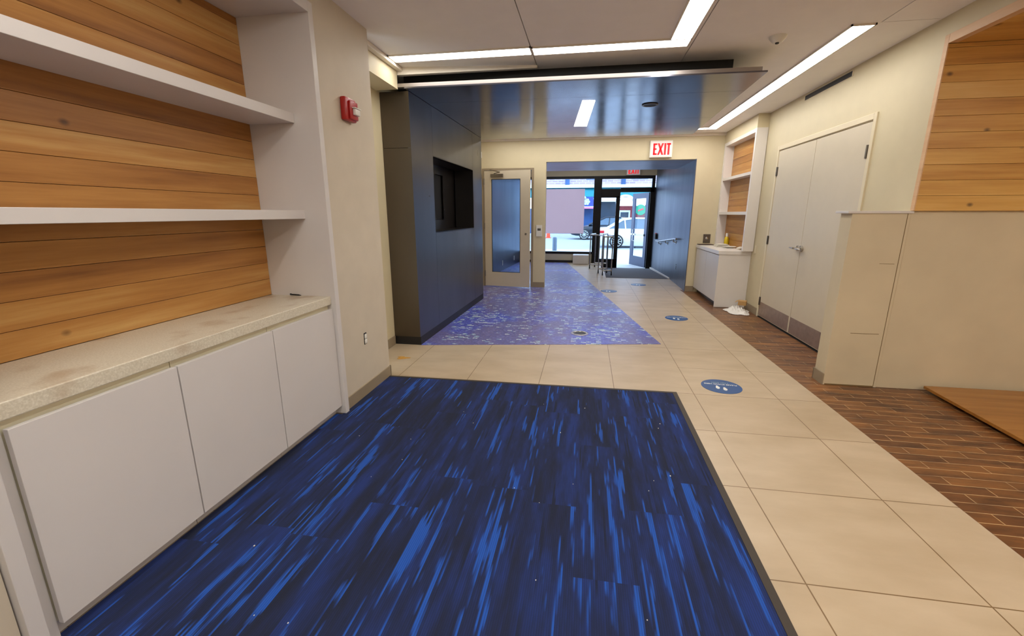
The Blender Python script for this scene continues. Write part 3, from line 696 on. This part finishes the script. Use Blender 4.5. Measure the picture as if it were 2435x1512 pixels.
m = MB(); m.hexa([(.50,10.68),(1.945,10.68),(1.945,13.86),(.50,13.86)], [-.018,-.018,-.148,-.148], [.006,.006,-.138,-.138])
tag(m.build('ramp_mat', 'mat'), 'dark grey ribbed mat sloping down to the street door', 'mat')
struct(MB().hexa([(1.935,10.70),(1.96,10.70),(1.96,13.88),(1.935,13.88)], [-.01,-.01,-.15,-.15], [.03,.03,-.09,-.09]).build('trim_ramp', 'white2'), 'white edge strip along the ramp mat', 'trim')
# stainless handrail on passage wall
hr = thing('handrail', 'short stainless handrail on the bluish steel passage wall', 'handrail', (1.9, 11.3, .85))
m = MB(); m.tube([(1.90,12.75,.765),(1.90,12.3,.785),(1.90,10.15,.965),(1.90,9.95,.965)], .022, 10); m.build('rail', 'chrome', hr, True)
for (y_, z_) in ((12.3,.785),(11.3,.868),(10.3,.952)):
    m = MB(); m.tube([(1.90,y_,z_-.01),(1.905,y_,z_-.06),(1.958,y_,z_-.075)], .011, 8); m.lathe((1.95,y_,z_-.075), [(.034,0),(.034,.009)], 'X', 14); m.build('bracket', 'chrome', hr, True)
bb = thing('door_opener_button', 'black push button box with a red light on the steel passage wall', 'button', (1.95, 13.1, .86))
MB().box(1.90, 1.96, 12.95, 13.25, .80, .94, .01).build('housing', 'black', bb); MB().box(1.915, 1.945, 13.05, 13.12, .94, .965).build('indicator', 'redmark', bb)
for (x_, y_, z_, l_) in ((1.956,10.05,.36,'low blank outlet on the bluish right passage wall'),):
    o_ = thing('wall_outlet', l_, 'outlet', (x_, y_, z_))
    for dz in (-.04, 0, .05): MB().lathe((1.952,y_,z_+dz), [(.010,0),(.010,.008)], 'X', 10).build('contact', 'hinge', o_)
for (y_, l_) in ((11.6,'nearer pale outlet low on the steel wall seen through the glass door'), (13.0,'farther pale outlet low on the steel wall seen through the glass door')):
    tag(MB().box(-2.36+(y_-9.14)*.0624-.004, -2.36+(y_-9.14)*.0624+.008, y_-.04, y_+.04, .14, .27, .002).build('wall_outlet', 'plastic'), l_, 'outlet')

# stainless wheeled barrier frames
def barrier(lab, p0, p1, h, extra=None):
    P0, P1 = Vector(p0), Vector(p1); d = (P1-P0).normalized(); n = Vector((-d.y, d.x))
    t_ = thing('barrier_cart', lab, 'cart', ((p0[0]+p1[0])/2, (p0[1]+p1[1])/2, 0), 'stainless barrier carts')
    D = .42
    cs = [P0, P1, P1+n*D, P0+n*D]
    for i in (0, 1):
        a, b = cs[i], cs[3-i]      # one hoop on each side
        m = MB(); m.tube([(a.x,a.y,.10),(a.x,a.y,h-.03),(a.x+(b.x-a.x)*.05,a.y+(b.y-a.y)*.05,h),(b.x-(b.x-a.x)*.05,b.y-(b.y-a.y)*.05,h),(b.x,b.y,h-.03),(b.x,b.y,.10)], .016, 10); m.build('hoop', 'chrome', t_, True)
    m = MB(); m.tube([(P0.x,P0.y,h-.02),(P1.x,P1.y,h-.02)], .016, 10); m.build('top_rail', 'chrome', t_, True)
    m = MB(); m.tube([(P0.x,P0.y,.12),(P1.x,P1.y,.12)], .018, 10); m.build('bottom_rail', 'chrome', t_, True); m = MB(); m.tube([(cs[3].x,cs[3].y,.12),(cs[2].x,cs[2].y,.12)], .018, 10); m.build('bottom_rail', 'chrome', t_, True)
    if extra:
        m = MB()
        for k in extra:
            q = P0.lerp(P1, k); m.tube([(q.x,q.y,.12),(q.x,q.y,h-.02)], .012, 8)
        m.build('upright', 'chrome', t_, True)
    for c_ in cs:
        m = MB(); m.lathe((c_.x-.015,c_.y,.034), [(.034,0),(.034,.03)], 'X', 14); m.tube([(c_.x,c_.y,.05),(c_.x,c_.y,.11)], .013, 8); m.build('caster', 'tyre', t_, True)
    return t_
barrier('stainless barrier cart standing farther back by the shop window', (.115, 12.42), (.44, 12.30), .945)
barrier('stainless barrier cart in front, beside the grey ramp mat', (.425, 11.05), (.64, 11.10), .965, (.45,))

# ------------------------------------------------------------------ blue floor decals
def decal(lab, x, y, r, z=.001, detail=True):
    t_ = thing('floor_decal', lab, 'floor decal', (x, y, z), 'round blue floor decals')
    MB().lathe((x, y, z-.001), [(r, 0), (r, .0022)], seg=48).build('disc', 'decal', t_)
    zt_ = z+.0016
    R = Matrix.Translation((x, y, zt_)) @ Matrix.Rotation(R_(180-4), 4, 'Z')
    m = MB(); m.text('PLEASE STAND HERE', R @ Matrix.Translation((0, -.045*r/.17, 0)), .030*r/.17, .0004, .0006, 1.0); m.build('lettering', 'decalw', t_)
    m = MB(); m.text('6 FEET APART', R @ Matrix.Translation((0, -.085*r/.17, 0)), .024*r/.17, .0004, .0002, 1.0); m.build('small_lettering', 'decalg', t_)
    for sx_ in (-1, 1):
        m = MB(); p = []
        for k in range(20):
            a = 2*math.pi*k/20; lx = math.cos(a)*.016*(1.15 if math.sin(a) > 0 else .8); ly = math.sin(a)*.038
            q = R @ Vector((sx_*.028+lx+.01, .045+ly-sx_*.014, 0)) ; p.append((q.x, q.y))
        m.hexa(p, zt_-.0006, zt_+.0006); m.build('footprint', 'decalw', t_)
decal('nearest round blue floor decal with white footprints', 1.237, 3.908, .168)
decal('second nearest blue floor decal, in line with the double doors', 1.352, 6.575, .160)
decal('blue floor decal touching the edge of the mosaic floor', .477, 8.775, .160)
decal('farthest blue floor decal, inside the passage opening', 1.146, 9.69, .160)
# floor socket in mosaic
fs = thing('floor_socket', 'round steel floor socket with dark centre in the mosaic floor', 'floor socket', (-.04, 5.484, 0))
MB().lathe((-.04,5.484,.002), [(.112,0),(.110,.006),(.090,.010),(.080,.006),(.078,.004)], seg=40).build('ring', 'chrome', fs, True)
MB().lathe((-.04,5.484,.002), [(.078,0),(.078,.005)], seg=32).build('lid', 'darkplinth', fs)

# ------------------------------------------------------------------ street
m = MB(); m.box(-30, 30, 14.02, 21, -.6, -.15); m.box(-30, 30, 35.5, 38, -.6, -.15); struct(m.build('floor_sidewalk', 'walk'), 'pale concrete sidewalk outside the street door', 'sidewalk')
m = MB(); m.box(-30, 30, 21, 35.5, -.6, -.30); struct(m.build('floor_road', 'road'), 'bright pale road outside', 'road')
struct(MB().box(-30, 30, 13.2, 14.0, CE+.1, 6).build('wall_upper_front', 'cornice'))
YF = 38.0
bd = thing('shop_building', 'row of shops with teal awning and pinkish brick across the street', 'building', (0, YF, -.15))
def bp(n, mt, *a): return MB().box(*a).build(n, mt, bd)
bp('wall', 'facade', -22, 22, YF, YF+6, 3.75, 10)
bp('cornice', 'cornice', -22, 22, YF-.35, YF, 3.55, 3.78)
for x_ in (-1.9, 2.6, 7.4): bp('pilaster', 'shopblue', x_, x_+.35, YF-.1, YF, 3.8, 10)
for x_ in (-.2, 3.4, 5.6, -5.0): bp('upper_window', 'shopblue', x_, x_+1.3, YF-.04, YF, 4.2, 6.2)
m = MB(); m.hexa([(-22,YF-.9),(22,YF-.9),(22,YF),(-22,YF)], [2.75,2.75,3.2,3.2], [2.85,2.85,3.55,3.55]); m.build('awning', 'teal', bd)
bp('sign_band', 'indigo', -3.2, .75, YF-.95, YF-.85, 2.05, 2.80)
bp('sign_strip', 'pinksign', -3.2, .60, YF-.97, YF-.84, 1.88, 2.02)
for (cx0, cz0, r0) in ((-.10, 2.42, .17), (.62, 2.66, .12), (-.28, 2.72, .09)):
    fl = MB()
    for k in range(6):
        a = k*math.pi/3; fl.lathe((cx0+math.cos(a)*r0, YF-.99, cz0+math.sin(a)*r0), [(r0*.62,0),(r0*.62,.03)], 'Y', 10)
    fl.lathe((cx0, YF-1.0, cz0), [(r0*.6,0),(r0*.6,.04)], 'Y', 10)
    fl.build('flower_emblem', 'flower', bd)
bp('shop_glass', 'shopblue', -8, .95, YF-.02, YF+.1, -.15, 1.9)
bp('mullion', 'cornice', .95, 1.05, YF-.1, YF, -.15, 2.8)
bp('fascia', 'cornice', 1.0, 4.4, YF-.92, YF-.80, 2.45, 2.62)
bp('shop_glass', 'shopdark', 1.05, 2.35, YF-.02, YF+.1, -.15, 2.45)
bp('brick_pier', 'redbrick', 2.35, 4.6, YF-.06, YF+.1, -.15, 2.1)
m = MB(); m.box(2.55, 3.45, YF-.10, YF-.05, -.15, 1.75); m.build('door_surround', 'cornice', bd)
m = MB(); m.box(2.68, 3.32, YF-.13, YF-.09, -.1, 1.6); m.build('shop_door', 'shopdark', bd)
m = MB()                                   # arched canopy
N = 14
for k in range(N):
    a0, a1 = math.pi*k/N, math.pi*(k+1)/N
    q = [(2.95-math.cos(a)*.75, 2.42+math.sin(a)*.55) for a in (a0, a1)]
    m.b.faces.new([m.b.verts.new((q[0][0],YF-.9,q[0][1])), m.b.verts.new((q[1][0],YF-.9,q[1][1])), m.b.verts.new((q[1][0],YF-1.0,q[1][1]-.18)), m.b.verts.new((q[0][0],YF-1.0,q[0][1]-.18))])
m.build('arched_canopy', 'cornice', bd)
bp('shop_glass', 'shopdark', 4.6, 12, YF-.02, YF+.1, -.15, 2.2)
bp('white_panel', 'cornice', 5.0, 5.5, YF-.8, YF-.7, 2.05, 3.0)
gs = thing('round_sign', 'green round shop sign with a red stroke across the street', 'sign', (4.15, YF-1.1, 1.75))
MB().lathe((4.15,YF-1.12,1.78), [(.40,.06),(.42,.03),(.40,0)], 'Y', 28).build('disc', 'greensign', gs)
MB().hexa([(3.95,YF-1.15),(4.35,YF-1.15),(4.35,YF-1.12),(3.95,YF-1.12)], [1.66,1.80,1.80,1.66], [1.76,1.92,1.92,1.76]).build('red_stroke', 'redmark', gs)
MB().box(4.10, 4.16, YF-1.1, YF-.02, 2.15, 2.20).build('bracket', 'shopdark', gs)

def car(lab, x0, y0, L, paint, flip):
    t_ = thing('parked_car', lab, 'car', (x0+L/2, y0+.95, -.3), 'cars on the street')
    s_ = L/5.2; Z = -.3
    def P(u): return x0 + (u if flip else 5.2-u)*s_          # u from the tail (0) to the nose (5.2)
    # body: stations (u, bottom, belt, half width)
    st = [(0,.42,.92,.72),(.12,.30,1.02,.88),(.7,.27,1.06,.97),(1.6,.25,1.05,1.0),(3.2,.25,1.02,1.0),(4.1,.25,.94,.98),(4.8,.28,.80,.90),(5.1,.34,.66,.78),(5.2,.42,.58,.66)]
    m = MB(); rings = []
    for u, b, h, wd in st:
        pr = [(-wd*.94,b),(-wd,b+.18),(-wd,(b+h)/2+.1),(-wd*.95,h-.05),(-wd*.80,h+.01),(0,h+.04),(wd*.80,h+.01),(wd*.95,h-.05),(wd,(b+h)/2+.1),(wd,b+.18),(wd*.94,b)]
        rings.append([m.b.verts.new((P(u), y0+.98+yy, Z+zz)) for yy, zz in pr])
    for a, b in zip(rings, rings[1:]):
        n = len(a)
        for k in range(n): m.b.faces.new((a[k], a[(k+1) % n], b[(k+1) % n], b[k]))
    m.b.faces.new(rings[0]); m.b.faces.new(rings[-1][::-1]); m.build('body', paint, t_, True)
    gs_ = [(.55,1.05,.78),(1.25,1.46,.66),(1.9,1.55,.64),(2.7,1.54,.64),(3.9,1.02,.80)]
    m = MB(); top = []; bot = []
    for u, h, wd in gs_:
        base = 1.04
        top.append([m.b.verts.new((P(u), y0+.98+s2*wd, Z+h)) for s2 in (-1, 1)]); bot.append([m.b.verts.new((P(u), y0+.98+s2*.90, Z+base-.02)) for s2 in (-1, 1)])
    for i in range(len(gs_)-1):
        m.b.faces.new((top[i][0], top[i+1][0], top[i+1][1], top[i][1]))
        m.b.faces.new((bot[i][0], bot[i+1][0], top[i+1][0], top[i][0])); m.b.faces.new((bot[i][1], top[i][1], top[i+1][1], bot[i+1][1]))
    m.build('windows', 'carglass', t_, False)
    m = MB()
    for s2 in (-1, 1):
        for u in (1.35, 2.45): m.tube([(P(u+.05), y0+.98+s2*.90, Z+1.02), (P(u), y0+.98+s2*.66, Z+1.50)], .035, 6)
        m.tube([(P(.55), y0+.98+s2*.86, Z+1.05), (P(1.25), y0+.98+s2*.67, Z+1.46), (P(1.9), y0+.98+s2*.65, Z+1.55), (P(2.7), y0+.98+s2*.65, Z+1.54), (P(3.9), y0+.98+s2*.86, Z+1.02)], .04, 8)
    m.hexa([(min(P(1.25),P(2.75)), y0+.34), (max(P(1.25),P(2.75)), y0+.34), (max(P(1.25),P(2.75)), y0+1.62), (min(P(1.25),P(2.75)), y0+1.62)], Z+1.52, Z+1.575, .02)
    m.build('roof', paint, t_, True)
    for u in (.95, 4.2):
        for s2 in (-1, 1):
            yy = y0+.98+s2*.93
            wl = MB().lathe((P(u), yy-.11, Z+.36), [(.30,0),(.36,.03),(.36,.19),(.30,.22)], 'Y', 24).build('wheel', 'tyre', t_, True)
            m = MB(); yo_ = yy-.12 if s2 < 0 else yy+.12
            m.lathe((P(u), yo_-.005, Z+.36), [(.07,0),(.07,.02)], 'Y', 12)
            for k in range(10):
                a = k*math.pi/5; m.tube([(P(u), yo_, Z+.36), (P(u)+math.cos(a)*.27, yo_, Z+.36+math.sin(a)*.27)], .020, 6)
            m.tube([(P(u)+math.cos(k*math.pi/12)*.27, yo_, Z+.36+math.sin(k*math.pi/12)*.27) for k in range(25)], .018, 6); m.build('rim', 'rim', wl)
    for s2 in (-1, 1):
        m = MB(); m.box(min(P(-.01),P(.30)), max(P(-.01),P(.30)), y0+.98+s2*.80-.15, y0+.98+s2*.80+.15, Z+.78, Z+.92, .03)
        m.build('tail_light', 'tail', t_)
car('white sedan seen through the street door', .62, 24.1, 5.2, 'carwhite', True)
car('dark sedan with silver wheels half hidden behind the white sedan', -1.15, 31.6, 5.1, 'carblack', False)
tag(MB().lathe((-1.42,20.2,-.152), [(.10,0),(.10,.55),(.08,.60),(.02,.62)], seg=16).build('bollard', 'bollard', None, True), 'grey round bollard on the sidewalk outside the shop window', 'bollard')
co_ = thing('traffic_cone', 'small orange cone on the far side of the street', 'cone', (-2.85, 33.5, -.3))
MB().box(-3.05, -2.65, 33.3, 33.7, -.302, -.26).build('base', 'cone', co_); MB().lathe((-2.85,33.5,-.27), [(.15,0),(.13,.35),(.10,.5),(.03,.55)], seg=14).build('body', 'cone', co_, True)

# ------------------------------------------------------------------ layout units -> metres
done = set()
for o in bpy.data.objects:
    o.location = o.location * S
    if o.type == 'MESH' and o.data.name not in done:
        done.add(o.data.name); o.data.transform(Matrix.Scale(S, 4))
    if '_w' in o: del o['_w']
